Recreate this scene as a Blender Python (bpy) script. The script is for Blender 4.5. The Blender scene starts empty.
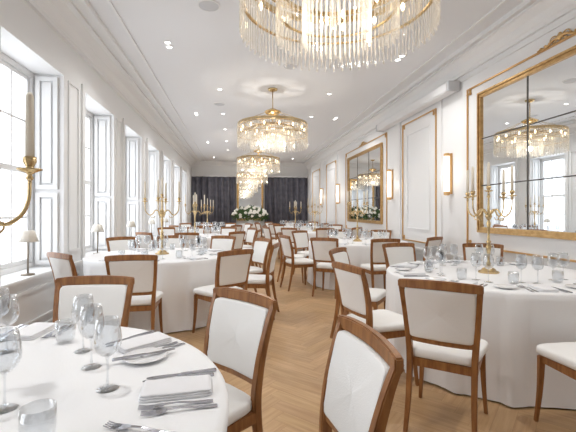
import bpy, bmesh, math, random
from math import sin, cos, pi, radians, sqrt, atan2
from mathutils import Vector, Matrix
random.seed(7)
S = bpy.context.scene
COL = S.collection
R, L, H, Y0, Y1 = 3.35, -2.0, 3.6, -1.6, 17.9
TH = 0.76

# ------------------------------------------------------------ materials
def mat(name, col, rough=0.5, metal=0.0, emit=None, es=0.0, sheen=0, bump=None, noisecol=None, nscale=8, spec=None):
    m = bpy.data.materials.new(name); m.use_nodes = True
    nt = m.node_tree; b = nt.nodes["Principled BSDF"]
    b.inputs["Base Color"].default_value = (*col, 1)
    b.inputs["Roughness"].default_value = rough
    b.inputs["Metallic"].default_value = metal
    if spec is not None: b.inputs["Specular IOR Level"].default_value = spec
    if emit:
        b.inputs["Emission Color"].default_value = (*emit, 1)
        b.inputs["Emission Strength"].default_value = es
    if bump or noisecol:
        tc = nt.nodes.new("ShaderNodeTexCoord"); n = nt.nodes.new("ShaderNodeTexNoise")
        n.inputs["Scale"].default_value = nscale; n.inputs["Detail"].default_value = 4
        nt.links.new(tc.outputs["Object"], n.inputs["Vector"])
        if bump:
            bp = nt.nodes.new("ShaderNodeBump"); bp.inputs["Strength"].default_value = bump
            bp.inputs["Distance"].default_value = 0.01
            nt.links.new(n.outputs["Fac"], bp.inputs["Height"]); nt.links.new(bp.outputs["Normal"], b.inputs["Normal"])
        if noisecol:
            r = nt.nodes.new("ShaderNodeValToRGB")
            r.color_ramp.elements[0].color = (*col, 1); r.color_ramp.elements[1].color = (*noisecol, 1)
            r.color_ramp.elements[0].position = .35; r.color_ramp.elements[1].position = .65
            nt.links.new(n.outputs["Fac"], r.inputs["Fac"]); nt.links.new(r.outputs["Color"], b.inputs["Base Color"])
    return m

M = {}
M['wall'] = mat("wall_paint", (.84, .845, .85), .55, bump=.03, nscale=60)
M['ceil'] = mat("ceiling_paint", (.81, .82, .84), .8)
M['trim'] = mat("trim_paint", (.84, .845, .85), .4)
M['gold'] = mat("gilded_moulding", (.68, .43, .19), .36, .75)
M['goldframe'] = mat("gilded_frame", (.54, .34, .14), .35, .8, noisecol=(.68, .46, .22), nscale=20)
M['brass'] = mat("aged_brass", (.66, .50, .27), .22, 1.0)
M['mirror'] = mat("mirror_glass", (.86, .885, .90), .015, 1.0)
M['pad'] = mat("cream_upholstery", (.86, .855, .84), .8, bump=.15, nscale=200)
M['linen'] = mat("white_linen", (.87, .875, .885), .85, bump=.1, nscale=120)
M['napkin'] = mat("napkin_cotton", (.82, .82, .84), .9, bump=.15, nscale=150)
M['china'] = mat("white_china", (.80, .80, .81), .12)
M['steel'] = mat("polished_cutlery", (.42, .42, .45), .15, 1.0)
M['candle'] = mat("candle_wax", (.84, .78, .66), .45)
M['curtain'] = mat("slate_velvet", (.070, .070, .088), .65, noisecol=(.115, .112, .135), nscale=5)
M['leaf'] = mat("leaf_green", (.035, .09, .025), .6, noisecol=(.10, .19, .06), nscale=14)
M['petal'] = mat("white_petals", (.85, .84, .78), .7)
M['bulb'] = mat("warm_bulb", (1, .9, .7), .4, emit=(1, .80, .52), es=5)
M['glow'] = mat("sconce_glass", (1, .95, .88), .3, emit=(1, .93, .82), es=.6)
M['down'] = mat("downlight_lens", (1, 1, 1), .3, emit=(1, .97, .93), es=6)
M['white'] = mat("white_plastic", (.80, .80, .81), .4)
M['grille'] = mat("speaker_grille", (.62, .63, .65), .7)
M['tabwood'] = mat("table_plywood", (.35, .22, .12), .6, noisecol=(.45, .3, .17))
M['joint'] = mat("antique_mirror_joint", (.07, .065, .06), .4, .3)
M['bronze'] = mat("lamp_pole_bronze", (.30, .26, .21), .35, .8)
M['shade'] = mat("lamp_shade_cream", (.72, .69, .63), .5, emit=(1, .88, .7), es=.08)

def wood():
    m = bpy.data.materials.new("cherry_wood"); m.use_nodes = True
    nt = m.node_tree; b = nt.nodes["Principled BSDF"]; b.inputs["Roughness"].default_value = .35
    tc = nt.nodes.new("ShaderNodeTexCoord"); mp = nt.nodes.new("ShaderNodeMapping"); mp.inputs["Scale"].default_value = (30, 30, 4)
    n = nt.nodes.new("ShaderNodeTexNoise"); n.inputs["Scale"].default_value = 1.5; n.inputs["Detail"].default_value = 6
    r = nt.nodes.new("ShaderNodeValToRGB")
    r.color_ramp.elements[0].color = (.21, .082, .025, 1); r.color_ramp.elements[1].color = (.38, .17, .056, 1)
    r.color_ramp.elements[0].position = .3; r.color_ramp.elements[1].position = .7
    nt.links.new(tc.outputs["Object"], mp.inputs["Vector"]); nt.links.new(mp.outputs["Vector"], n.inputs["Vector"])
    nt.links.new(n.outputs["Fac"], r.inputs["Fac"]); nt.links.new(r.outputs["Color"], b.inputs["Base Color"])
    return m
M['wood'] = wood()

def thin_glass(name, tint, gl, diff=0.0, warm=(1, 1, 1), em=0.0):
    m = bpy.data.materials.new(name); m.use_nodes = True
    nt = m.node_tree; nt.nodes.clear()
    out = nt.nodes.new("ShaderNodeOutputMaterial")
    t = nt.nodes.new("ShaderNodeBsdfTransparent"); t.inputs["Color"].default_value = (*tint, 1)
    g = nt.nodes.new("ShaderNodeBsdfGlossy"); g.inputs["Roughness"].default_value = .03; g.inputs["Color"].default_value = (1, 1, 1, 1)
    lw = nt.nodes.new("ShaderNodeLayerWeight"); lw.inputs["Blend"].default_value = gl
    mx = nt.nodes.new("ShaderNodeMixShader")
    nt.links.new(lw.outputs["Facing"], mx.inputs["Fac"]); nt.links.new(t.outputs[0], mx.inputs[1]); nt.links.new(g.outputs[0], mx.inputs[2])
    last = mx
    if diff > 0:
        d = nt.nodes.new("ShaderNodeBsdfTranslucent"); d.inputs["Color"].default_value = (*warm, 1)
        d2 = nt.nodes.new("ShaderNodeBsdfDiffuse"); d2.inputs["Color"].default_value = (*warm, 1)
        a = nt.nodes.new("ShaderNodeMixShader"); nt.links.new(d.outputs[0], a.inputs[1]); nt.links.new(d2.outputs[0], a.inputs[2])
        m2 = nt.nodes.new("ShaderNodeMixShader"); m2.inputs["Fac"].default_value = diff
        nt.links.new(mx.outputs[0], m2.inputs[1]); nt.links.new(a.outputs[0], m2.inputs[2]); last = m2
    nt.links.new(last.outputs[0], out.inputs["Surface"])
    return m
M['glass'] = thin_glass("clear_stemware", (.93, .94, .95), .35)
M['rod'] = thin_glass("crystal_rod_glass", (.955, .94, .91), .28, .18, (1, .96, .89))

def floor_mat():
    m = bpy.data.materials.new("herringbone_oak"); m.use_nodes = True
    nt = m.node_tree; b = nt.nodes["Principled BSDF"]; b.inputs["Roughness"].default_value = .42
    uv = nt.nodes.new("ShaderNodeUVMap"); uv.uv_map = "UVMap"
    mp = nt.nodes.new("ShaderNodeMapping"); mp.inputs["Scale"].default_value = (3, 40, 1)
    n = nt.nodes.new("ShaderNodeTexNoise"); n.inputs["Scale"].default_value = 1.0; n.inputs["Detail"].default_value = 6
    r = nt.nodes.new("ShaderNodeValToRGB")
    r.color_ramp.elements[0].color = (.45, .272, .130, 1); r.color_ramp.elements[1].color = (.60, .395, .215, 1)
    r.color_ramp.elements[0].position = .3; r.color_ramp.elements[1].position = .7
    at = nt.nodes.new("ShaderNodeAttribute"); at.attribute_name = "plank"
    mx = nt.nodes.new("ShaderNodeMix"); mx.data_type = 'RGBA'; mx.blend_type = 'MULTIPLY'; mx.inputs[0].default_value = 1
    nt.links.new(uv.outputs[0], mp.inputs["Vector"]); nt.links.new(mp.outputs[0], n.inputs["Vector"])
    nt.links.new(n.outputs["Fac"], r.inputs["Fac"]); nt.links.new(r.outputs["Color"], mx.inputs[6]); nt.links.new(at.outputs["Color"], mx.inputs[7])
    nt.links.new(mx.outputs[2], b.inputs["Base Color"])
    return m
M['floor'] = floor_mat()

# ------------------------------------------------------------ mesh builder
class MB:
    def __init__(s): s.v = []; s.f = []
    def add(s, vs, fs):
        o = len(s.v); s.v += [tuple(p) for p in vs]; s.f += [tuple(i + o for i in f) for f in fs]; return s
    def box(s, x0, x1, y0, y1, z0, z1):
        vs = [(x, y, z) for x in (x0, x1) for y in (y0, y1) for z in (z0, z1)]
        return s.add(vs, [(0, 1, 3, 2), (4, 6, 7, 5), (0, 4, 5, 1), (2, 3, 7, 6), (0, 2, 6, 4), (1, 5, 7, 3)])
    def lathe(s, prof, n=24, c=(0, 0, 0)):
        vs = []; fs = []
        for (r, z) in prof:
            for i in range(n):
                a = 2 * pi * i / n; vs.append((c[0] + r * cos(a), c[1] + r * sin(a), c[2] + z))
        for j in range(len(prof) - 1):
            for i in range(n):
                k = (i + 1) % n; fs.append((j * n + i, j * n + k, (j + 1) * n + k, (j + 1) * n + i))
        if prof[0][0] > 1e-5: fs.append(tuple(reversed(range(n))))
        if prof[-1][0] > 1e-5: fs.append(tuple((len(prof) - 1) * n + i for i in range(n)))
        return s.add(vs, fs)
    def tube(s, path, rad, n=8):
        P = [Vector(p) for p in path]; vs = []; fs = []
        if not hasattr(rad, '__len__'): rad = [rad] * len(P)
        u = None
        for i, p in enumerate(P):
            t = (P[min(i + 1, len(P) - 1)] - P[max(i - 1, 0)]).normalized()
            if u is None:
                u = t.cross(Vector((0, 0, 1)))
                if u.length < .05: u = t.cross(Vector((1, 0, 0)))
            u = (u - t * u.dot(t)).normalized(); w = t.cross(u)
            for k in range(n):
                a = 2 * pi * k / n; vs.append(p + rad[i] * (cos(a) * u + sin(a) * w))
        for j in range(len(P) - 1):
            for i in range(n):
                k = (i + 1) % n; fs.append((j * n + i, j * n + k, (j + 1) * n + k, (j + 1) * n + i))
        fs.append(tuple(reversed(range(n)))); fs.append(tuple((len(P) - 1) * n + i for i in range(n)))
        return s.add(vs, fs)
    def rings(s, rings):   # list of 4+ pt rings
        n = len(rings[0]); vs = [p for r in rings for p in r]; fs = []
        for j in range(len(rings) - 1):
            for i in range(n):
                k = (i + 1) % n; fs.append((j * n + i, j * n + k, (j + 1) * n + k, (j + 1) * n + i))
        fs.append(tuple(reversed(range(n)))); fs.append(tuple((len(rings) - 1) * n + i for i in range(n)))
        return s.add(vs, fs)
    def sup(s, a, b, c, e=.3, ce=(0, 0, 0), n=28, m=14, f=None):
        sp = lambda t, q: math.copysign(abs(t) ** q, t)
        vs = []; fs = []
        for j in range(m + 1):
            et = -pi / 2 + pi * j / m
            for i in range(n):
                w = 2 * pi * i / n
                p = (a * sp(cos(et), e) * sp(cos(w), e), b * sp(cos(et), e) * sp(sin(w), e), c * sp(sin(et), e * 1.6))
                if f: p = f(*p)
                vs.append((p[0] + ce[0], p[1] + ce[1], p[2] + ce[2]))
        for j in range(m):
            for i in range(n):
                k = (i + 1) % n; fs.append((j * n + i, j * n + k, (j + 1) * n + k, (j + 1) * n + i))
        return s.add(vs, fs)
    def mesh(s, name, m, smooth=False, bevel=0, merge=False):
        me = bpy.data.meshes.new(name); me.from_pydata(s.v, [], s.f); me.validate()
        bm = bmesh.new(); bm.from_mesh(me)
        if merge: bmesh.ops.remove_doubles(bm, verts=bm.verts, dist=1e-5)
        bmesh.ops.recalc_face_normals(bm, faces=bm.faces)
        if bevel:
            bmesh.ops.bevel(bm, geom=[e for e in bm.edges if len(e.link_faces) == 2 and e.calc_face_angle(0) > .6], offset=bevel, segments=2, affect='EDGES', clamp_overlap=True)
        bm.to_mesh(me); bm.free()
        if smooth:
            for p in me.polygons: p.use_smooth = True
        me.materials.append(m); return me

def obj(name, me, loc=(0, 0, 0), rz=0, parent=None, **kw):
    o = bpy.data.objects.new(name, me); o.location = loc; o.rotation_euler = (0, 0, rz)
    COL.objects.link(o)
    if parent: o.parent = parent
    for k, v in kw.items(): o[k] = v
    return o
def struct(name, me): return obj(name, me, kind="structure")

class Kind:
    """parts: (name, data, loc, children list, extra props)"""
    def __init__(s, name, parts, category): s.name = name; s.parts = parts; s.cat = category
    def spawn(s, loc, rz=0, label="", group=None, root=None, tilt=None, scale=1):
        r = bpy.data.objects.new(s.name, root); r.location = loc; r.rotation_euler = (0, 0, rz)
        if tilt: r.rotation_euler = (tilt[0], tilt[1], rz)
        r.scale = (scale,) * 3
        if root is None: r.empty_display_size = .1
        COL.objects.link(r); r["label"] = label; r["category"] = s.cat
        if group: r["group"] = group
        def rec(ps, par):
            for p in ps:
                o = bpy.data.objects.new(p[0], p[1]); o.location = p[2] if len(p) > 2 else (0, 0, 0)
                COL.objects.link(o); o.parent = par
                if len(p) > 4:
                    for k, v in p[4].items(): o[k] = v
                if len(p) > 3: rec(p[3], o)
        rec(s.parts, r); return r

# ------------------------------------------------------------ room shell
# floor herringbone
def build_floor():
    w, l = .11, .55
    vs = []; fs = []; cols = []; uvs = []
    c45 = sqrt(.5)
    def put(x0, y0, x1, y1, horiz):
        g = .0006
        pts = [(x0 + g, y0 + g), (x1 - g, y0 + g), (x1 - g, y1 - g), (x0 + g, y1 - g)]
        rp = [((x - y) * c45 + .7, (x + y) * c45 + 8) for x, y in pts]
        if all(p[0] < L - .1 or p[0] > R + .1 for p in rp) or all(p[1] < Y0 - .1 or p[1] > Y1 + .1 for p in rp): return
        o = len(vs); vs.extend((p[0], p[1], 0) for p in rp); fs.append((o, o + 1, o + 2, o + 3))
        t = random.uniform(.86, 1.0); cols.append((t, t * random.uniform(.98, 1), t * random.uniform(.95, 1), 1))
        ou, ov = random.uniform(0, 50), random.uniform(0, 50)
        lc = [(0, 0), (l, 0), (l, w), (0, w)] if horiz else [(0, 0), (0, w), (l, w), (l, 0)]
        uvs.extend((a + ou, b + ov) for a, b in lc)
    for i in range(-150, 150):
        for k in range(-24, 24):
            x = i * w + k * l; y = i * w - k * l
            put(x, y, x + l, y + w, True)
            put(x, y + w, x + w, y + w + l, False)
    me = bpy.data.meshes.new("floor"); me.from_pydata(vs, [], fs)
    ca = me.color_attributes.new("plank", 'FLOAT_COLOR', 'CORNER'); uvl = me.uv_layers.new(name="UVMap")
    for pi_, p in enumerate(me.polygons):
        for j, li in enumerate(p.loop_indices):
            ca.data[li].color = cols[pi_]; uvl.data[li].uv = uvs[pi_ * 4 + j]
    me.materials.append(M['floor'])
    # darker subfloor slab joined to the same mesh
    me.materials.append(mat("floor_joint", (.30, .18, .095), .6))
    bm = bmesh.new(); bm.from_mesh(me)
    r = bmesh.ops.create_cube(bm, size=1)
    for v in r['verts']:
        v.co = Vector(((L + R) / 2 + v.co.x * (R - L + .2), (Y0 + Y1) / 2 + v.co.y * (Y1 - Y0 + .2), -.051 + v.co.z * .1))
        for f in v.link_faces: f.material_index = 1
    bm.to_mesh(me); bm.free()
    struct("floor", me)
build_floor()

struct("ceiling", MB().box(L - .5, R + .2, Y0 - .1, Y1 + .1, H, H + .1).mesh("ceiling", M['ceil']))
struct("wall_right", MB().box(R, R + .12, Y0, Y1, 0, H).mesh("wall_right", M['wall']))
struct("wall_back", MB().box(L - .4, R, Y1, Y1 + .1, 0, H).mesh("wall_back", M['wall']))
struct("wall_front", MB().box(L - .4, R, Y0 - .1, Y0, 0, H).mesh("wall_front", M['wall']))
# left wall with window recesses
OP0, OPW, PER = 1.70, 1.20, 1.85
ops = [(OP0 + PER * i, OP0 + PER * i + OPW) for i in range(-1, 9)]
ops = [(a, b) for a, b in ops if b < Y1 - .2]
SZ, TZ = .64, 2.88
WX = L - .42
mb = MB(); mb.box(WX, L, Y0, Y1, 0, SZ); mb.box(WX, L, Y0, Y1, TZ, H)
prev = Y0
for a, b in ops:
    mb.box(WX, L, prev, a, SZ, TZ); prev = b
mb.box(WX, L, prev, Y1, SZ, TZ)
struct("wall_left", mb.mesh("wall_left", M['wall']))
def fr_yz(mb, x0, x1, y0, y1, z0, z1, w):
    mb.box(x0, x1, y0, y1, z0, z0 + w); mb.box(x0, x1, y0, y1, z1 - w, z1)
    mb.box(x0, x1, y0, y0 + w, z0 + w, z1 - w); mb.box(x0, x1, y1 - w, y1, z0 + w, z1 - w)
def fr_xz(mb, y0, y1, x0, x1, z0, z1, w):
    mb.box(x0, x1, y0, y1, z0, z0 + w); mb.box(x0, x1, y0, y1, z1 - w, z1)
    mb.box(x0, x0 + w, y0, y1, z0 + w, z1 - w); mb.box(x1 - w, x1, y0, y1, z0 + w, z1 - w)
for i, (a, b) in enumerate(ops):
    mb = MB(); xf = WX + .06
    fr_yz(mb, xf, xf + .07, a, b, SZ + .03, TZ, .06)
    fr_yz(mb, xf + .01, xf + .05, a + .06, b - .06, SZ + .09, TZ - .06, .045)
    mz = (SZ + TZ) / 2
    mb.box(xf, xf + .06, a + .06, b - .06, mz - .03, mz + .03)
    for k in (1, 2):
        y = a + (b - a) * k / 3; mb.box(xf + .015, xf + .045, y - .012, y + .012, SZ + .1, TZ - .1)
    for z in (SZ + .6, mz + .55):
        mb.box(xf + .018, xf + .042, a + .08, b - .08, z - .012, z + .012)
    # panelled shutter boxing on both reveals
    for y0, y1 in ((a, a + .03), (b - .03, b)):
        for z0, z1 in ((SZ + .06, 1.52), (1.56, TZ - .03)):
            fr_xz(mb, y0, y1, WX + .15, L - .03, z0, z1, .05)
            ym = (y0 + y1) / 2; mb.box(WX + .22, L - .10, ym - .011, ym + .011, z0 + .07, z1 - .07)
    struct("window_%d" % (i + 1), mb.mesh("window", M['trim'], bevel=.004))
    mb = MB(); mb.box(WX + .13, L + .05, a - .05, b + .05, SZ, SZ + .035)
    mb.box(L, L + .022, a - .04, b + .04, SZ - .05, SZ)
    struct("trim_%d" % (i + 1), mb.mesh("sill", M['trim'], bevel=.006))
# left architraves, pier pilasters and dado panels
mb = MB()
for a, b in ops:
    mb.box(L, L + .025, a - .09, a, SZ + .04, TZ + .09); mb.box(L, L + .025, b, b + .09, SZ + .04, TZ + .09)
    mb.box(L, L + .025, a, b, TZ, TZ + .09)
    fr_yz(mb, L, L + .018, a + .02, b - .02, .2, SZ - .09, .03)
    fr_yz(mb, L, L + .018, b + .17, b + .48, .2, SZ - .09, .03)
    fr_yz(mb, L, L + .016, b + .17, b + .48, SZ + .18, TZ, .025)
    mb.box(L, L + .04, b + .1, b + .55, SZ - .01, SZ + .035)
struct("trim_20", mb.mesh("left_trim", M['trim']))
struct("baseboard_left", MB().box(L, L + .03, Y0, Y1, 0, .14).mesh("bl", M['trim'], bevel=.005))
struct("baseboard_right", MB().box(R - .03, R, Y0, Y1, 0, .16).mesh("br", M['trim'], bevel=.005))
struct("baseboard_back", MB().box(L, R, Y1 - .03, Y1, 0, .16).mesh("bb", M['trim'], bevel=.005))
# cornices
def cornice(name, prof, sgn, x0):
    rings = [[(x0 + sgn * px, y, z) for px, z in prof] for y in (Y0, Y1)]
    struct(name, MB().rings(rings).mesh(name, M['trim']))
cornice("trim_21", [(0, 3.32), (.035, 3.32), (.035, 3.37), (.06, 3.39), (.10, 3.47), (.19, 3.53), (.25, 3.535), (.25, 3.57), (.35, 3.57), (.35, 3.545), (.40, 3.545), (.40, 3.6), (0, 3.6)], 1, L)
cornice("trim_22", [(0, 3.32), (.035, 3.32), (.035, 3.36), (.05, 3.38), (.07, 3.46), (.13, 3.52), (.16, 3.53), (.16, 3.56), (.21, 3.56), (.21, 3.545), (.24, 3.545), (.24, 3.6), (0, 3.6)], -1, R)
struct("trim_23", MB().box(R - .014, R, Y0, Y1, 3.24, 3.27).mesh("picture_rail", M['trim']))
mb = MB(); mb.box(L, R, Y1 - .12, Y1, 3.42, 3.6); mb.box(L, R, Y1 - .2, Y1, 3.54, 3.6)
struct("trim_24", mb.mesh("back_cornice", M['trim']))
mb = MB()
for x in (L + .62, R - .47): mb.box(x, x + .03, Y0, Y1, 3.58, 3.6)
struct("trim_25", mb.mesh("ceiling_line", M['trim']))
# right wall dado and gilded panels
mb = MB(); mb.box(R - .025, R, Y0, Y1, .60, .64)
for a, b in ((-.5, 1.6), (2.0, 5.2), (5.85, 7.55), (8.2, 11.45), (12.5, 14.1), (15.0, 16.7)):
    fr_yz(mb, R - .015, R, a, b, .22, .54, .025)
for a, b in ((6.0, 7.46), (12.5, 14.1), (15.0, 16.7)):   # raised door-like fields
    mb.box(R - .03, R, a - .12, a - .02, .64, 3.24); mb.box(R - .03, R, b + .02, b + .12, .64, 3.24)
    fr_yz(mb, R - .02, R, a + .28, b - .28, .98, 2.82, .02)
struct("trim_26", mb.mesh("right_trim", M['trim']))
n = 27
def panel(a, b, z0, z1, w=.022):
    global n
    mb = MB(); fr_yz(mb, R - .022, R, a, b, z0, z1, w)
    for yy, zz in ((a, z0), (b, z0), (a, z1), (b, z1)):   # small corner rosettes
        sy = 1 if yy == a else -1; sz = 1 if zz == z0 else -1
        mb.box(R - .026, R, min(yy, yy + sy * .1), max(yy, yy + sy * .1), min(zz + sz * .07, zz + sz * .09), max(zz + sz * .07, zz + sz * .09))
        mb.box(R - .026, R, min(yy + sy * .07, yy + sy * .09), max(yy + sy * .07, yy + sy * .09), min(zz, zz + sz * .1), max(zz, zz + sz * .1))
    struct("trim_%d" % n, mb.mesh("gilded_panel", M['gold'], bevel=.003)); n += 1
for a, b in ((6.07, 7.39), (12.6, 14.0), (15.1, 16.6), (-.3, 1.4)): panel(a, b, .74, 3.05)
for a, b in ((1.93, 5.2), (8.2, 11.45)): panel(a, b, .80, 3.08)

# gilded crest
def crest():
    mb = MB(); x = R - .03
    for sg in (-1, 1):
        mb.tube([(x, sg * t * .30, .01 + .03 * sin(t * pi * 2.2) * (1 - t) + .02 * (1 - t)) for t in [i / 14 for i in range(15)]], [.016 - .009 * i / 14 for i in range(15)], 8)
        mb.tube([(x, sg * (.08 + .045 * cos(t)), .045 + .035 * sin(t)) for t in [i * .5 for i in range(11)]], .007, 6)
        for k in range(4):
            c = (x, sg * (.07 + .06 * k), .04 - .006 * k)
            mb.sup(.010, .022, .011, 1, c, 10, 6)
    mb.sup(.02, .035, .045, 1, (x, 0, .05), 14, 8)
    return mb.mesh("crest", M['goldframe'], smooth=True)
CR = crest()
for y in (3.56, 9.8):
    obj("gilded_crest", CR, (0, y, 3.07), label="carved gilded scroll ornament above the wall mirror", category="wall ornament", group="gilded crests")

# wall mirrors
def wall_mirror(y0, y1, z0, z1):
    fr = MB(); w = .075; x = R - .05
    for (a, b, t) in ((0, .03, .05), (.03, .055, .035), (.055, .075, .045)):
        fr_yz(fr, R - t, R - .002, y0 + a, y1 - a, z0 + a, z1 - a, b - a)
    root = obj("wall_mirror", None, (0, 0, 0), label="large gilt-framed wall mirror divided into rectangular panes", category="mirror", group="wall mirrors")
    root.location = (R, (y0 + y1) / 2, z0)
    inv = Matrix.Translation((-R, -(y0 + y1) / 2, -z0))
    def ch(nm, me): me.transform(inv); return obj(nm, me, parent=root)
    ch("frame", fr.mesh("mirror_frame", M['goldframe'], bevel=.004))
    gm = MB().box(R - .02, R - .002, y0 + w, y1 - w, z0 + w, z1 - w).mesh("mirror_glass", M['mirror'])
    ch("glass", gm)
    br = MB(); nc, nr = 3, 3
    for k in range(1, nc):
        y = y0 + (y1 - y0) * k / nc; br.box(R - .024, R - .018, y - .011, y + .011, z0 + w, z1 - w)
    for k in range(1, nr):
        z = z0 + (z1 - z0) * k / nr; br.box(R - .023, R - .018, y0 + w, y1 - w, z - .007, z + .007)
    ch("glazing_bars", br.mesh("mirror_bars", M['joint']))
wall_mirror(2.2, 4.92, 1.02, 2.94)
wall_mirror(8.45, 11.17, 1.02, 2.90)

# back wall feature: gilt mirror + curtains
mbf = MB(); fr_xz(mbf, -.06, 0, .04, 1.26, 0, 1.98, .09)
r = obj("wall_mirror", None, (0, Y1 - .001, .90), label="tall gilt-framed mirror between dark curtains", category="mirror")
obj("frame", mbf.mesh("bf", M['goldframe'], bevel=.004), parent=r)
obj("glass", MB().box(.12, 1.18, -.03, 0, .08, 1.9).mesh("bg", M['mirror']), parent=r)
def curtain(x0, x1, lab):
    n = int((x1 - x0) / .012)
    mb = MB(); vs = []; fs = []
    rows = 6
    for j in range(rows):
        z = .02 + 2.88 * j / (rows - 1)
        for i in range(n + 1):
            u = x0 + (x1 - x0) * i / n
            a = .085 * (1 - .25 * j / (rows - 1))
            vs.append((u, a * sin(u * 2 * pi / .27 + .6 * sin(u * 3) + .2 * j) + .012 * sin(u * 31), z))
    for j in range(rows - 1):
        for i in range(n):
            p = j * (n + 1) + i; fs.append((p, p + 1, p + n + 2, p + n + 1))
    mb.add(vs, fs)
    obj("curtain", mb.mesh("curtain", M['curtain'], smooth=True), (0, Y1 - .2, 0), label=lab, category="curtain", group="slate curtains")
curtain(L + .03, .0, "slate grey floor-length velvet curtain in deep pleats")
curtain(1.30, R - .03, "slate grey floor-length velvet curtain in deep pleats")
o = obj("curtain_track", MB().box(L + .02, R - .02, -.03, .03, 0, .06).mesh("track", M['white'], bevel=.005), (0, Y1 - .2, 2.92), label="white curtain track along the end wall", category="curtain rail")

# projector screen case
mb = MB(); mb.box(-.09, .09, -1.45, 1.45, -.07, .07)
r = obj("projector_screen", None, (R - .12, 6.85, 3.19), label="white roll-up projector screen housing on the wall", category="projector screen")
obj("case", mb.mesh("case", M['white'], bevel=.015), parent=r)
obj("end_cap", MB().box(-.095, .095, -1.50, -1.45, -.075, .075).mesh("cap", M['grille'], bevel=.01), parent=r)
obj("end_cap", MB().box(-.095, .095, 1.45, 1.50, -.075, .075).mesh("cap", M['grille'], bevel=.01), parent=r)

# ------------------------------------------------------------ chair
def lerp_path(pts, k=5):
    out = []
    for i in range(len(pts) - 1):
        p0 = pts[max(i - 1, 0)]; p1 = pts[i]; p2 = pts[i + 1]; p3 = pts[min(i + 2, len(pts) - 1)]
        for j in range(k):
            t = j / k
            out.append(tuple(.5 * (2 * b + (c - a) * t + (2 * a - 5 * b + 4 * c - d) * t * t + (3 * b - a - 3 * c + d) * t ** 3) for a, b, c, d in zip(p0, p1, p2, p3)))
    out.append(pts[-1]); return out
def post(path):  # path (x,y,z,wx,wy)
    rings = []
    for x, y, z, a, b in lerp_path(path):
        rings.append([(x - a, y - b, z), (x + a, y - b, z), (x + a, y + b, z), (x - a, y + b, z)])
    return MB().rings(rings)
def chair_parts():
    P = []
    for s in (-1, 1):
        m = post([(s * .185, -.285, 0, .012, .013), (s * .178, -.235, .22, .015, .017), (s * .178, -.205, .44, .017, .021), (s * .19, -.215, .62, .017, .019), (s * .203, -.25, .78, .016, .016), (s * .212, -.285, .885, .015, .013)])
        P.append(("leg", m.mesh("rear_leg", M['wood'], bevel=.004)))
        m = post([(s * .205, .20, 0, .011, .011), (s * .192, .185, .2, .014, .014), (s * .185, .18, .415, .018, .018)])
        P.append(("leg", m.mesh("front_leg", M['wood'], bevel=.004)))
    # one continuous mitred apron
    def rect(z, x, y0, y1): return [(-x, y0, z), (x, y0, z), (x, y1, z), (-x, y1, z)]
    mb = MB(); mb.add(rect(.375, .192, -.205, .188) + rect(.425, .192, -.205, .188) + rect(.425, .172, -.185, .168) + rect(.375, .172, -.185, .168),
        [(a * 4 + i, a * 4 + (i + 1) % 4, ((a + 1) % 4) * 4 + (i + 1) % 4, ((a + 1) % 4) * 4 + i) for a in range(4) for i in range(4)])
    P.append(("seat_frame", mb.mesh("apron", M['wood'], bevel=.003)))
    def fs(x, y, z):
        return (x * (1 + .12 * y / .21), y, z + .010 * (1 - (x / .22) ** 2) * (1 if z > 0 else 0))
    P.append(("seat", MB().sup(.208, .212, .030, .28, (0, .0, .452), 40, 12, fs).mesh("seat", M['pad'], smooth=True, merge=True)))
    def rail(z0, hh, th, dy, bow, arch, ext):
        rings = []
        for i in range(17):
            t = -1 + 2 * i / 16; x = t * ext; q = 1 - t * t
            y = dy - bow * q; z = z0 + arch * q; h2 = hh * (.5 - .08 * abs(t) ** 6)
            rings.append([(x, y - th / 2, z - h2), (x, y + th / 2, z - h2), (x, y + th / 2, z + h2), (x, y - th / 2, z + h2)])
        return rings
    br = MB().rings(rail(.880, .052, .028, -.280, .022, .008, .228)).mesh("backrest", M['wood'], bevel=.005)
    lr = MB().rings(rail(.545, .034, .022, -.208, .016, 0, .18)).mesh("lower_rail", M['wood'], bevel=.005)
    def fb(x, y, z):
        zz = z + .708; t = (zz - .545) / .33
        yy = -.208 - .07 * max(t, 0) ** 1.5 - (.018 + .006 * t) * (1 - (x / .19) ** 2)
        return (x * (.93 + .10 * t), y + yy, zz)
    vs = MB().sup(.190, .152, .019, .13, (0, 0, 0), 56, 12, lambda x, y, z: fb(x, z, y))
    P.append(("backrest", br, (0, 0, 0), [("back_cushion", vs.mesh("back_cushion", M['pad'], smooth=True, merge=True)), ("lower_rail", lr)]))
    return P
CHAIR = Kind("dining_chair", chair_parts(), "chair")
def chair_at(bx, by, fx, fy, label="polished wood dining chair with cream upholstered seat and back", turn=0):
    a = atan2(fy - by, fx - bx) + radians(turn)
    loc = (bx + .29 * cos(a), by + .29 * sin(a), 0)
    return CHAIR.spawn(loc, a - pi / 2, label, group="banquet dining chairs")

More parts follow.
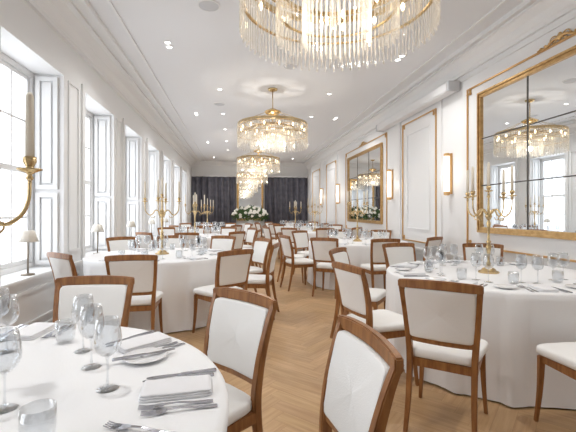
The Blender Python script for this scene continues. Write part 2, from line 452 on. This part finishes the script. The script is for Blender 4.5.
# ------------------------------------------------------------ table
def cloth_mesh(r0, h, seed, flare=.03, dents=(), off=(0, 0)):
    rnd = random.Random(seed); n = 288
    comps = [(rnd.choice([9, 11, 13, 16, 19, 23]), rnd.uniform(0, 6.28), rnd.uniform(.4, 1)) for _ in range(5)]
    comps += [(rnd.choice([29, 34, 41]), rnd.uniform(0, 6.28), .5), (rnd.choice([47, 53]), rnd.uniform(0, 6.28), .3)]
    vs = [(0, 0, h)]; fs = []
    ringsr = [(.3, h), (.6, h), (.85, h), (.97, h), (.992, h - .002), (1.0, h - .012)]
    rows = []
    for rr, z in ringsr: rows.append([(r0 * rr * cos(2 * pi * i / n), r0 * rr * sin(2 * pi * i / n), z) for i in range(n)])
    m = 18
    for j in range(1, m + 1):
        t = j / m; z = (h - .012) * (1 - t) + .012 * t
        row = []
        for i in range(n):
            a = 2 * pi * i / n
            s = sum(w * sin(k * a + p + .25 * t * sin(3 * a)) for k, p, w in comps)
            s = s + .6 * abs(s) - .6
            rr = r0 + (t ** .7) * (flare * .35 + .0110 * s) - .02 * sin(pi * t)
            for da, df in dents:
                q = (a - da + pi) % (2 * pi) - pi
                lat = abs(q) * r0; lim = df + max(0, lat - .22) * 1.2
                zf = min(1, max(0, (h - .06 - z) / .18)); 
                if rr > lim: rr = rr + (lim - rr) * zf
            row.append((rr * cos(a), rr * sin(a), z))
        rows.append(row)
    for row in rows: vs += row
    for i in range(n): fs.append((0, 1 + i, 1 + (i + 1) % n))
    for j in range(len(rows) - 1):
        for i in range(n):
            k = (i + 1) % n; o = 1 + j * n; fs.append((o + i, o + k, o + n + k, o + n + i))
    return MB().add(vs, fs).mesh("tablecloth", M['linen'], smooth=True)
def table(x, y, r0=.9, seed=0, lab="round banquet table with floor-length white tablecloth", h=TH, dents=()):
    ped = MB().lathe([(.3, .0), (.3, .03), (.05, .06), (.05, h - .05), (.12, h - .04)], 20)
    k = Kind("dining_table", [("tablecloth", cloth_mesh(r0, h, seed, dents=dents)), ("tabletop", MB().lathe([(r0 - .02, h - .035), (r0 - .02, h - .008)], 48).mesh("top", M['tabwood'])), ("pedestal", ped.mesh("ped", M['tabwood']))], "table")
    return k.spawn((x, y, 0), 0, lab, group="banquet tables")
TABS_R = [(2.25, 3.15), (2.22, 6.85), (2.2, 10.6), (2.2, 14.2)]
TABS_L = [(-.92, 1.1), (-.94, 5.1), (-.92, 8.9), (-.92, 12.7)]
BCH = (.04, 1.89)
for i, (x, y) in enumerate(TABS_R + TABS_L):
    d = []
    if (x, y) == TABS_L[0]:
        d = [(atan2(BCH[1] - y, BCH[0] - x), sqrt((BCH[1] - y) ** 2 + (BCH[0] - x) ** 2) - .525), (atan2(2.46 - y, -.84 - x), 1.36 - .525), (atan2(1.22 - y, .43 - x), 1.35 - .525)]
    if (x, y) == TABS_L[1]:
        d = [(atan2(3.92 - y, -1.68 - x), 1.39 - .535)]
    table(x, y, seed=i + 1, dents=d)

# ------------------------------------------------------------ candelabra
def candelabra_parts():
    P = []
    P.append(("base", MB().lathe([(.0, 0), (.085, 0), (.088, .008), (.08, .016), (.06, .022), (.055, .035), (.03, .05), (.018, .07), (.0, .072)], 28).mesh("cb", M['brass'], smooth=True)))
    P.append(("column", MB().lathe([(.012, .065), (.022, .08), (.012, .1), (.01, .13), (.016, .19), (.024, .23), (.014, .26), (.022, .275), (.012, .29), (.009, .34), (.013, .40), (.019, .44), (.01, .465), (.024, .49), (.03, .505), (.014, .53), (.01, .58), (.008, .66), (.014, .68), (.008, .70)], 20).mesh("cc", M['brass'], smooth=True)))
    cup = [(.003, -.03), (.012, -.02), (.006, -.008), (.012, -.002), (.036, .008), (.037, .012), (.012, .012), (.012, .02), (.020, .035), (.019, .05), (.015, .052), (.012, .05)]
    can = [(.013, .045), (.0115, .25), (.006, .262), (.0, .265)]
    P.append(("candle_cup", MB().lathe(cup, 20).mesh("cup", M['brass'], smooth=True), (0, 0, .72), [("candle", MB().lathe(can, 14).mesh("candle", M['candle'], smooth=True))]))
    cm = P[-1][1]; cdm = P[-1][3][0][1]
    for k in range(4):
        a = k * pi / 2
        pts = [(.02, .52), (.06, .56), (.09, .555), (.115, .52), (.15, .50), (.19, .53), (.21, .58), (.213, .645)]
        path = lerp_path([(r * cos(a), r * sin(a), z) for r, z in pts], 4)
        mb = MB().tube(path, [.0085 - .003 * i / len(path) for i in range(len(path))], 8)
        sc = lerp_path([((.115 + .03 * cos(t)) * cos(a), (.115 + .03 * cos(t)) * sin(a), .495 - .028 * sin(t)) for t in [-.5, .3, 1.2, 2.2, 3.0]], 3)
        mb.tube(sc, .004, 6)
        P.append(("arm", mb.mesh("arm", M['brass'], smooth=True), (0, 0, 0), [
            ("candle_cup", cm, (.213 * cos(a), .213 * sin(a), .67)), ("candle", cdm, (.213 * cos(a), .213 * sin(a), .67))]))
    return P
CAND = Kind("candelabra", candelabra_parts(), "candelabra")
LC = "five-armed brass candelabra with tall ivory candles on a table"
CAND.spawn((-.865, 1.275, TH), radians(25), LC, "brass candelabras")
for i, (x, y) in enumerate(TABS_R + TABS_L[1:]):
    CAND.spawn((x - (.02 if i == 0 else 0), y, TH), radians(20 + 17 * i), LC, "brass candelabras")

# ------------------------------------------------------------ tableware
def openlathe(prof, n=32):
    mb = MB(); vs = []; fs = []
    for (r, z) in prof:
        for i in range(n):
            a = 2 * pi * i / n; vs.append((r * cos(a), r * sin(a), z))
    for j in range(len(prof) - 1):
        for i in range(n):
            k = (i + 1) % n; fs.append((j * n + i, j * n + k, (j + 1) * n + k, (j + 1) * n + i))
    return mb.add(vs, fs)
wb = [(.0, .098), (.018, .102), (.032, .115), (.040, .135), (.041, .155), (.037, .185), (.032, .215), (.031, .215), (.036, .185), (.040, .155), (.039, .136), (.031, .117), (.017, .105), (.0, .101)]
ws = [(.010, .003), (.005, .010), (.0035, .03), (.0035, .085), (.007, .096), (.012, .101)]
wf = [(.0, 0), (.034, 0), (.0345, .0015), (.02, .004), (.0, .006)]
WINE = Kind("wine_glass", [("bowl", openlathe(wb).mesh("bowl", M['glass'], smooth=True)), ("stem", MB().lathe(ws, 12).mesh("stem", M['glass'], smooth=True)), ("foot", MB().lathe(wf, 28).mesh("foot", M['glass'], smooth=True))], "wine glass")
WINE1 = openlathe(wb, 20); WINE1.lathe(ws, 8); WINE1.lathe(wf, 18); WINE1 = WINE1.mesh("wine_glass", M['glass'], smooth=True)
tb = [(.0, .0), (.030, 0), (.036, .02), (.0385, .05), (.037, .09), (.0355, .09), (.037, .05), (.034, .02), (.028, .006), (.0, .006)]
TUMB = openlathe(tb).mesh("tumbler", M['glass'], smooth=True)
def fork():
    mb = MB(); pr = [(-.10, .0075), (-.09, .009), (-.05, .006), (0, .0035), (.03, .004), (.045, .011), (.06, .012)]
    zz = [.002, .002, .004, .009, .008, .005, .003]
    mb.rings([[(x, -w, z), (x, w, z), (x, w, z + .002), (x, -w, z + .002)] for (x, w), z in zip(pr, zz)])
    for k in range(4):
        y = -.0105 + .007 * k
        mb.rings([[(x, y - w, z), (x, y + w, z), (x, y + w, z + .0018), (x, y - w, z + .0018)] for x, w, z in ((.058, .0022, .003), (.08, .0018, .003), (.10, .001, .007))])
    return mb.mesh("fork", M['steel'])
def knife():
    mb = MB(); mb.rings([[(x, -w, .001), (x, w, .001), (x, w, .001 + t), (x, -w, .001 + t)] for x, w, t in ((-.115, .006, .005), (-.11, .008, .007), (-.05, .006, .006), (0, .0055, .005), (.005, .008, .002), (.06, .0095, .0015), (.09, .0085, .0015), (.108, .004, .001))])
    return mb.mesh("knife", M['steel'])
def napkin():
    mb = MB()
    for k, (sx, sy) in enumerate(((.105, .058), (.104, .056), (.102, .055))):
        mb.sup(sx, sy, .004, .2, (0, .001 * k, .004 + .006 * k), 32, 6, lambda x, y, z: (x, y, z + .0015 * sin(x * 60 + y * 30) * (1 if z > 0 else 0)))
    return mb.mesh("napkin", M['napkin'], smooth=True)
FORK, KNIFE, NAP = fork(), knife(), napkin()
PLATE = MB().lathe([(.0, 0), (.045, 0), (.05, .004), (.078, .012), (.08, .014), (.077, .0145), (.048, .007), (.0, .006)], 36).mesh("bread_plate", M['china'], smooth=True)
def item(name, me, x, y, rz, lab, cat, grp, z=TH):
    return obj(name, me, (x, y, z), rz, label=lab, category=cat, group=grp)
def setting(cx, cy, ang, level, r=.74, plate=True):
    a = radians(ang); ca, sa = cos(a), sin(a)
    def T(u, v): return (cx + (r + u) * ca - v * sa, cy + (r + u) * sa + v * ca)
    j = lambda s: random.uniform(-s, s)
    x, y = T(0, 0); item("napkin", NAP, x, y, a + j(.06), "white folded cotton napkin on the tablecloth", "napkin", "folded napkins")
    if level >= 1:
        x, y = T(0, .09); item("table_knife", KNIFE, x, y, a + pi + j(.04), "polished steel table knife beside a napkin", "knife", "table knives")
        x, y = T(0, -.09); item("table_fork", FORK, x, y, a + pi + j(.04), "polished steel table fork beside a napkin", "fork", "table forks")
    if level >= 2:
        x, y = T(.01, -.122); item("table_fork", FORK, x, y, a + pi + j(.04), "polished steel table fork beside a napkin", "fork", "table forks")
        x, y = T(.01, .118); item("table_knife", KNIFE, x, y, a + pi + j(.04), "polished steel table knife beside a napkin", "knife", "table knives")
        if plate: x, y = T(-.03, -.235); item("bread_plate", PLATE, x, y, 0, "small round white china bread plate", "plate", "bread plates")
LW = "clear stemmed wine glass standing on the tablecloth"
LT = "clear glass water tumbler on the tablecloth"
def near():
    cx, cy = TABS_L[0]
    setting(cx, cy, 7, 2, .75, False); setting(cx, cy, 44, 2, .76, False); setting(cx, cy, 88, 2, .75, False); setting(cx, cy, -36, 1, .75)
    item("table_fork", FORK, -.23, .985, radians(160), "polished steel table fork lying askew on the tablecloth", "fork", "table forks")
    item("bread_plate", PLATE, -.33, 1.47, 0, "small round white china bread plate", "plate", "bread plates")
    item("table_knife", KNIFE, -.33, 1.475, radians(25), "polished steel butter knife lying on a bread plate", "knife", "table knives", TH + .013)
    for x, y in ((-.59, 1.59), (-.39, 1.24), (-.985, 1.76), (-.63, 1.15), (-.50, 1.42), (-.88, 1.62)):
        WINE.spawn((x, y, TH), random.random() * 6, LW, "wine glasses")
    for x, y in ((-.455, .96), (-.70, 1.70)):
        item("water_tumbler", TUMB, x, y, 0, LT, "glass", "water tumblers")
near()
AR = [52, 90, 128, 163, 197, 232, 268, 306]
AL = [-125, -90, -50, -12, 25, 60, 95, 125]
def dress(cx, cy, angs, lvl, ng):
    for a in angs:
        setting(cx, cy, a, lvl, .74)
        for q, (dr, dv) in enumerate(((-.22, .10), (-.26, .0), (-.20, -.09))[:ng]):
            t = radians(a); x = cx + (.74 + dr) * cos(t) - dv * sin(t); y = cy + (.74 + dr) * sin(t) + dv * cos(t)
            if lvl >= 2 and q < 2: WINE.spawn((x, y, TH), 0, LW, "wine glasses")
            elif q < 2: item("wine_glass", WINE1, x, y, 0, LW, "wine glass", "wine glasses")
            else: item("water_tumbler", TUMB, x, y, 0, LT, "glass", "water tumblers")
A2 = [55, 98, 141, 180, 222, 260, 300]
dress(*TABS_R[0], A2, 2, 3)
dress(*TABS_L[1], AL, 1, 3); dress(*TABS_R[1], AR, 1, 2)
for t in TABS_R[2:]: dress(*t, AR, 0, 2)
for t in TABS_L[2:]: dress(*t, AL, 0, 2)

# ------------------------------------------------------------ chairs placement
c1 = TABS_L[0]
chair_at(-.84, 2.46, *c1)
chair_at(*BCH, *c1)
chair_at(.43, 1.22, *c1, turn=0)
chair_at(-1.62, 2.40, *c1)
c2 = TABS_R[0]
chair_at(1.13, 2.03, *c2, turn=6)
chair_at(2.03, 1.66, 2.1, 3.15)
chair_at(.82, 2.80, *c2)
chair_at(1.08, 4.02, *c2)
chair_at(2.02, 4.60, *c2)
chair_at(3.02, 4.38, *c2)
for cx, cy in TABS_R[1:]:
    for a in AR:
        t = radians(a); d = 1.46 + random.uniform(-.01, .04); chair_at(cx + d * cos(t), cy + d * sin(t), cx, cy, turn=random.uniform(-5, 5))
for q, (cx, cy) in enumerate(TABS_L[1:]):
    for a in AL:
        t = radians(a); d = 1.46 + random.uniform(-.01, .03); tr = random.uniform(-5, 5)
        if a == -125 and q == 0: chair_at(-1.68, 3.92, cx, cy, turn=-10)
        else: chair_at(cx + d * cos(t), cy + d * sin(t), cx, cy, turn=tr)

# ------------------------------------------------------------ chandeliers
def chand_parts():
    P = []
    P.append(("canopy", MB().lathe([(.0, 0), (.09, 0), (.085, -.03), (.03, -.05), (.0, -.05)][::-1], 28).mesh("canopy", M['brass'], smooth=True)))
    P.append(("stem", MB().lathe([(.009, -.66), (.009, -.04)], 12).mesh("stem", M['brass'], smooth=True)))
    cr = MB().lathe([(.0, -.50), (.12, -.47), (.15, -.44), (.155, -.425), (.10, -.40), (.03, -.36), (.0, -.35)], 28)
    P.append(("crown", cr.mesh("crown", M['brass'], smooth=True)))
    fr = MB()
    def ring(rad, z, h, t):
        n_ = 72
        prof = [(rad - t, z), (rad + t, z), (rad + t, z + h), (rad - t, z + h)]
        rings = [[(p[0] * cos(2 * pi * i / n_), p[0] * sin(2 * pi * i / n_), p[1]) for p in prof] for i in range(n_)]
        vs = [p for q in rings for p in q]; fs = []
        for i in range(n_):
            k = (i + 1) % n_
            for j in range(4):
                fs.append((i * 4 + j, k * 4 + j, k * 4 + (j + 1) % 4, i * 4 + (j + 1) % 4))
        fr.add(vs, fs)
    ring(.64, -.70, .045, .009); ring(.64, -.88, .012, .010); ring(.54, -.69, .03, .007); ring(.40, -.76, .03, .008); ring(.40, -.93, .010, .009); ring(.22, -.70, .03, .008)
    for k in range(8):
        a = k * pi / 4; fr.tube([(0, 0, -.66), (.63 * cos(a), .63 * sin(a), -.67)], .007, 6)
        fr.tube([(.13 * cos(a), .13 * sin(a), -.44), (.63 * cos(a), .63 * sin(a), -.66)], .004, 5)
        fr.tube([(.40 * cos(a), .40 * sin(a), -.75), (.40 * cos(a), .40 * sin(a), -.66)], .004, 5)
    P.append(("frame", fr.mesh("chframe", M['brass'], smooth=False)))
    def rods(n_, rad, z0, z1, w, jit=0):
        mb = MB()
        for i in range(n_):
            a = 2 * pi * i / n_; zz = z1 - (jit if i % 2 else 0)
            cx, cy = rad * cos(a), rad * sin(a)
            mb.lathe([(.0, zz), (w * 1.5, zz + w * 2), (w, zz + w * 4), (w, z0), (.0, z0)], 6, (cx, cy, 0))
        return mb.mesh("rods", M['rod'])
    P.append(("crystal_rods", rods(116, .652, -.67, -1.08, .0062, .03), (0, 0, 0), [], {"kind": "stuff"}))
    P.append(("crystal_rods", rods(60, .54, -.68, -.98, .005, .04), (0, 0, 0), [], {"kind": "stuff"}))
    P.append(("crystal_rods", rods(72, .41, -.75, -1.10, .006, .03), (0, 0, 0), [], {"kind": "stuff"}))
    P.append(("crystal_rods", rods(40, .23, -.68, -1.14, .006, .03), (0, 0, 0), [], {"kind": "stuff"}))
    bm_ = MB().sup(.016, .016, .034, 1, (0, 0, 0), 12, 8).mesh("bulb", M['bulb'], smooth=True)
    for k in range(14):
        a = (k + .5) * pi / 7; P.append(("light_bulb", bm_, (.59 * cos(a), .59 * sin(a), -.76)))
    for k in range(6):
        a = k * 2 * pi / 6; P.append(("light_bulb", bm_, (.30 * cos(a), .30 * sin(a), -.80)))
    return P
CH = Kind("chandelier", chand_parts(), "chandelier")
def light(name, typ, loc, e, parent, col=(1, .92, .80), rad=.05, rot=None, size=.1):
    ld = bpy.data.lights.new(name, typ); ld.energy = e; ld.color = col
    if typ == 'POINT': ld.shadow_soft_size = rad
    if typ == 'SPOT': ld.shadow_soft_size = rad; ld.spot_size = radians(150); ld.spot_blend = 1.0
    o = bpy.data.objects.new(name, ld); o.location = loc; COL.objects.link(o); o.parent = parent
    return o
for y in (2.55, 7.15, 11.75, 16.3):
    c = CH.spawn((.68, y, H), .1, "round tiered brass chandelier hung with crystal rods", "crystal chandeliers")
    light("lamp", 'POINT', (0, 0, -1.0), 15, c, rad=.04, col=(1, .95, .88))

# downlights, speakers
DL = MB().lathe([(.0, 0), (.052, 0), (.052, -.006), (.042, -.008), (.040, -.002), (.0, -.002)], 24).mesh("bezel", M['white'])
DN = MB().lathe([(.0, -.003), (.034, -.003), (.034, -.005), (.0, -.005)], 20).mesh("lens", M['down'])
DK = Kind("ceiling_downlight", [("bezel", DL), ("lens", DN)], "ceiling light")
for y in (1.7, 5.45, 9.2, 12.9, 16.4):
    for x in (-.92, 2.42):
        for d in (-.07, .07):
            c = DK.spawn((x, y + d, H), 0, "small round recessed ceiling downlight, lit", "recessed downlights")
        light("lamp", 'SPOT', (0, -d, -.03), 80, c, rad=.05, col=(1, .98, .955))
for y in (3.9, 7.3, 9.1, 10.8, 12.6, 14.4): 
    for x in (-.3, 1.8): DK.spawn((x, y, H), 0, "small round recessed ceiling downlight, lit", "recessed downlights")
SPK = Kind("ceiling_speaker", [("bezel", MB().lathe([(.0, 0), (.125, 0), (.125, -.008), (.112, -.012), (.11, -.004), (.0, -.004)], 36).mesh("b", M['white'])), ("grille", MB().lathe([(.0, -.004), (.109, -.004), (.109, -.008), (.0, -.009)], 36).mesh("g", M['grille']))], "speaker")
for x, y in ((-.3, 4.35), (.85, 6.0), (.65, 9.6), (-.35, 8.3)): SPK.spawn((x, y, H), 0, "round white ceiling speaker with a grey grille", "ceiling speakers")

# sconces
SC = Kind("wall_sconce", [
    ("backplate", MB().box(.0, .015, -.03, .03, .02, .66).mesh("bp", M['gold'], bevel=.004)),
    ("glass_shade", MB().lathe([(.040, .05), (.045, .06), (.045, .61), (.040, .62)], 24, (-.065, 0, 0)).mesh("sh", M['glow'], smooth=False)),
    ("cap", MB().lathe([(.046, .615), (.046, .65), (.03, .66)], 24, (-.065, 0, 0)).mesh("c", M['gold'])),
    ("base", MB().lathe([(.03, 0), (.046, .01), (.046, .055)], 24, (-.065, 0, 0)).mesh("c2", M['gold']))], "wall light")
for y in (5.62, 7.9, 12.15, 14.55, 1.62):
    c = SC.spawn((R - .016, y, 1.56), 0, "cylindrical glass wall sconce with gilt caps, lit", "wall sconces")
    light("lamp", 'POINT', (-.17, 0, .33), 1.2, c, rad=.03, col=(1, .9, .76))

# window lamps
LK = Kind("table_lamp", [
    ("base", MB().lathe([(.0, 0), (.06, 0), (.06, .012), (.01, .02), (.0, .02)], 28).mesh("b", M['bronze'], smooth=True)),
    ("pole", MB().lathe([(.0085, .01), (.007, .36)], 12).mesh("p", M['bronze'], smooth=True)),
    ("lamp_shade", MB().lathe([(.092, .33), (.060, .43), (.052, .44), (.0, .443)], 32).mesh("s", M['shade'], smooth=True))], "lamp")
for y in (4.12, 6.05, 7.9, 9.75, 11.6): LK.spawn((L - .045, y, SZ + .035), 0, "small white table lamp with flared shade on the windowsill", "windowsill lamps")

# flower arrangement on a draped side table
table(.62, 17.05, .5, 33, "small round side table with floor-length white cloth under flowers", .78)
rn = random.Random(3); mb = MB()
for i in range(620):
    th = rn.uniform(0, 2 * pi); ph = math.acos(rn.uniform(-.45, 1)); rr = rn.uniform(.75, 1.05)
    c = Vector((.78 * rr * sin(ph) * cos(th), .32 * rr * sin(ph) * sin(th), .34 + .40 * rr * cos(ph)))
    d = Vector((rn.uniform(-1, 1), rn.uniform(-1, 1), rn.uniform(-.6, 1))).normalized(); s = d.cross(Vector((rn.random(), rn.random(), .3))).normalized()
    l_ = rn.uniform(.08, .16); w_ = l_ * .28; nn = d.cross(s) * .01
    mb.add([c, c + d * l_ * .5 + s * w_ + nn, c + d * l_, c + d * l_ * .5 - s * w_ + nn], [(0, 1, 2), (0, 2, 3)])
fl = obj("flower_arrangement", None, (.62, 17.05, .78), label="lush arrangement of white roses and green foliage in a bowl", category="flowers")
obj("vase", MB().lathe([(.0, 0), (.10, 0), (.13, .06), (.17, .16), (.16, .165), (.11, .06), (.0, .02)], 28).mesh("vase", M['china'], smooth=True), parent=fl)
obj("foliage", mb.mesh("foliage", M['leaf']), parent=fl, kind="stuff")
bl = MB()
for k in range(4): bl.sup(.075 - .015 * k, .075 - .015 * k, .04, 1, (0, 0, .016 * k), 12, 6)
bl = bl.mesh("rose", M['petal'], smooth=True)
for i in range(38):
    th = rn.uniform(pi, 2 * pi); ph = math.acos(rn.uniform(-.1, 1))
    o = obj("rose", bl, (.77 * sin(ph) * cos(th), .34 * sin(ph) * sin(th), .34 + .41 * cos(ph)), parent=fl)
    o.rotation_euler = (rn.uniform(.3, 1.2), rn.uniform(-.5, .5), 0)

# ------------------------------------------------------------ world / camera
w = bpy.data.worlds.new("world"); S.world = w; w.use_nodes = True
bg = w.node_tree.nodes["Background"]; bg.inputs["Color"].default_value = (.91, .95, 1, 1); bg.inputs["Strength"].default_value = 2.7
S.view_settings.view_transform = 'Standard'
S.view_settings.look = 'None'
S.view_settings.exposure = 0.28
cam = bpy.data.cameras.new("camera"); cam.sensor_width = 36; cam.lens = 24; cam.clip_start = .05
cam.shift_y = -4 / 576
co = bpy.data.objects.new("camera", cam); co.location = (0, 0, 1.3); co.rotation_euler = (pi / 2, 0, -atan2(52, 384))
COL.objects.link(co); S.camera = co
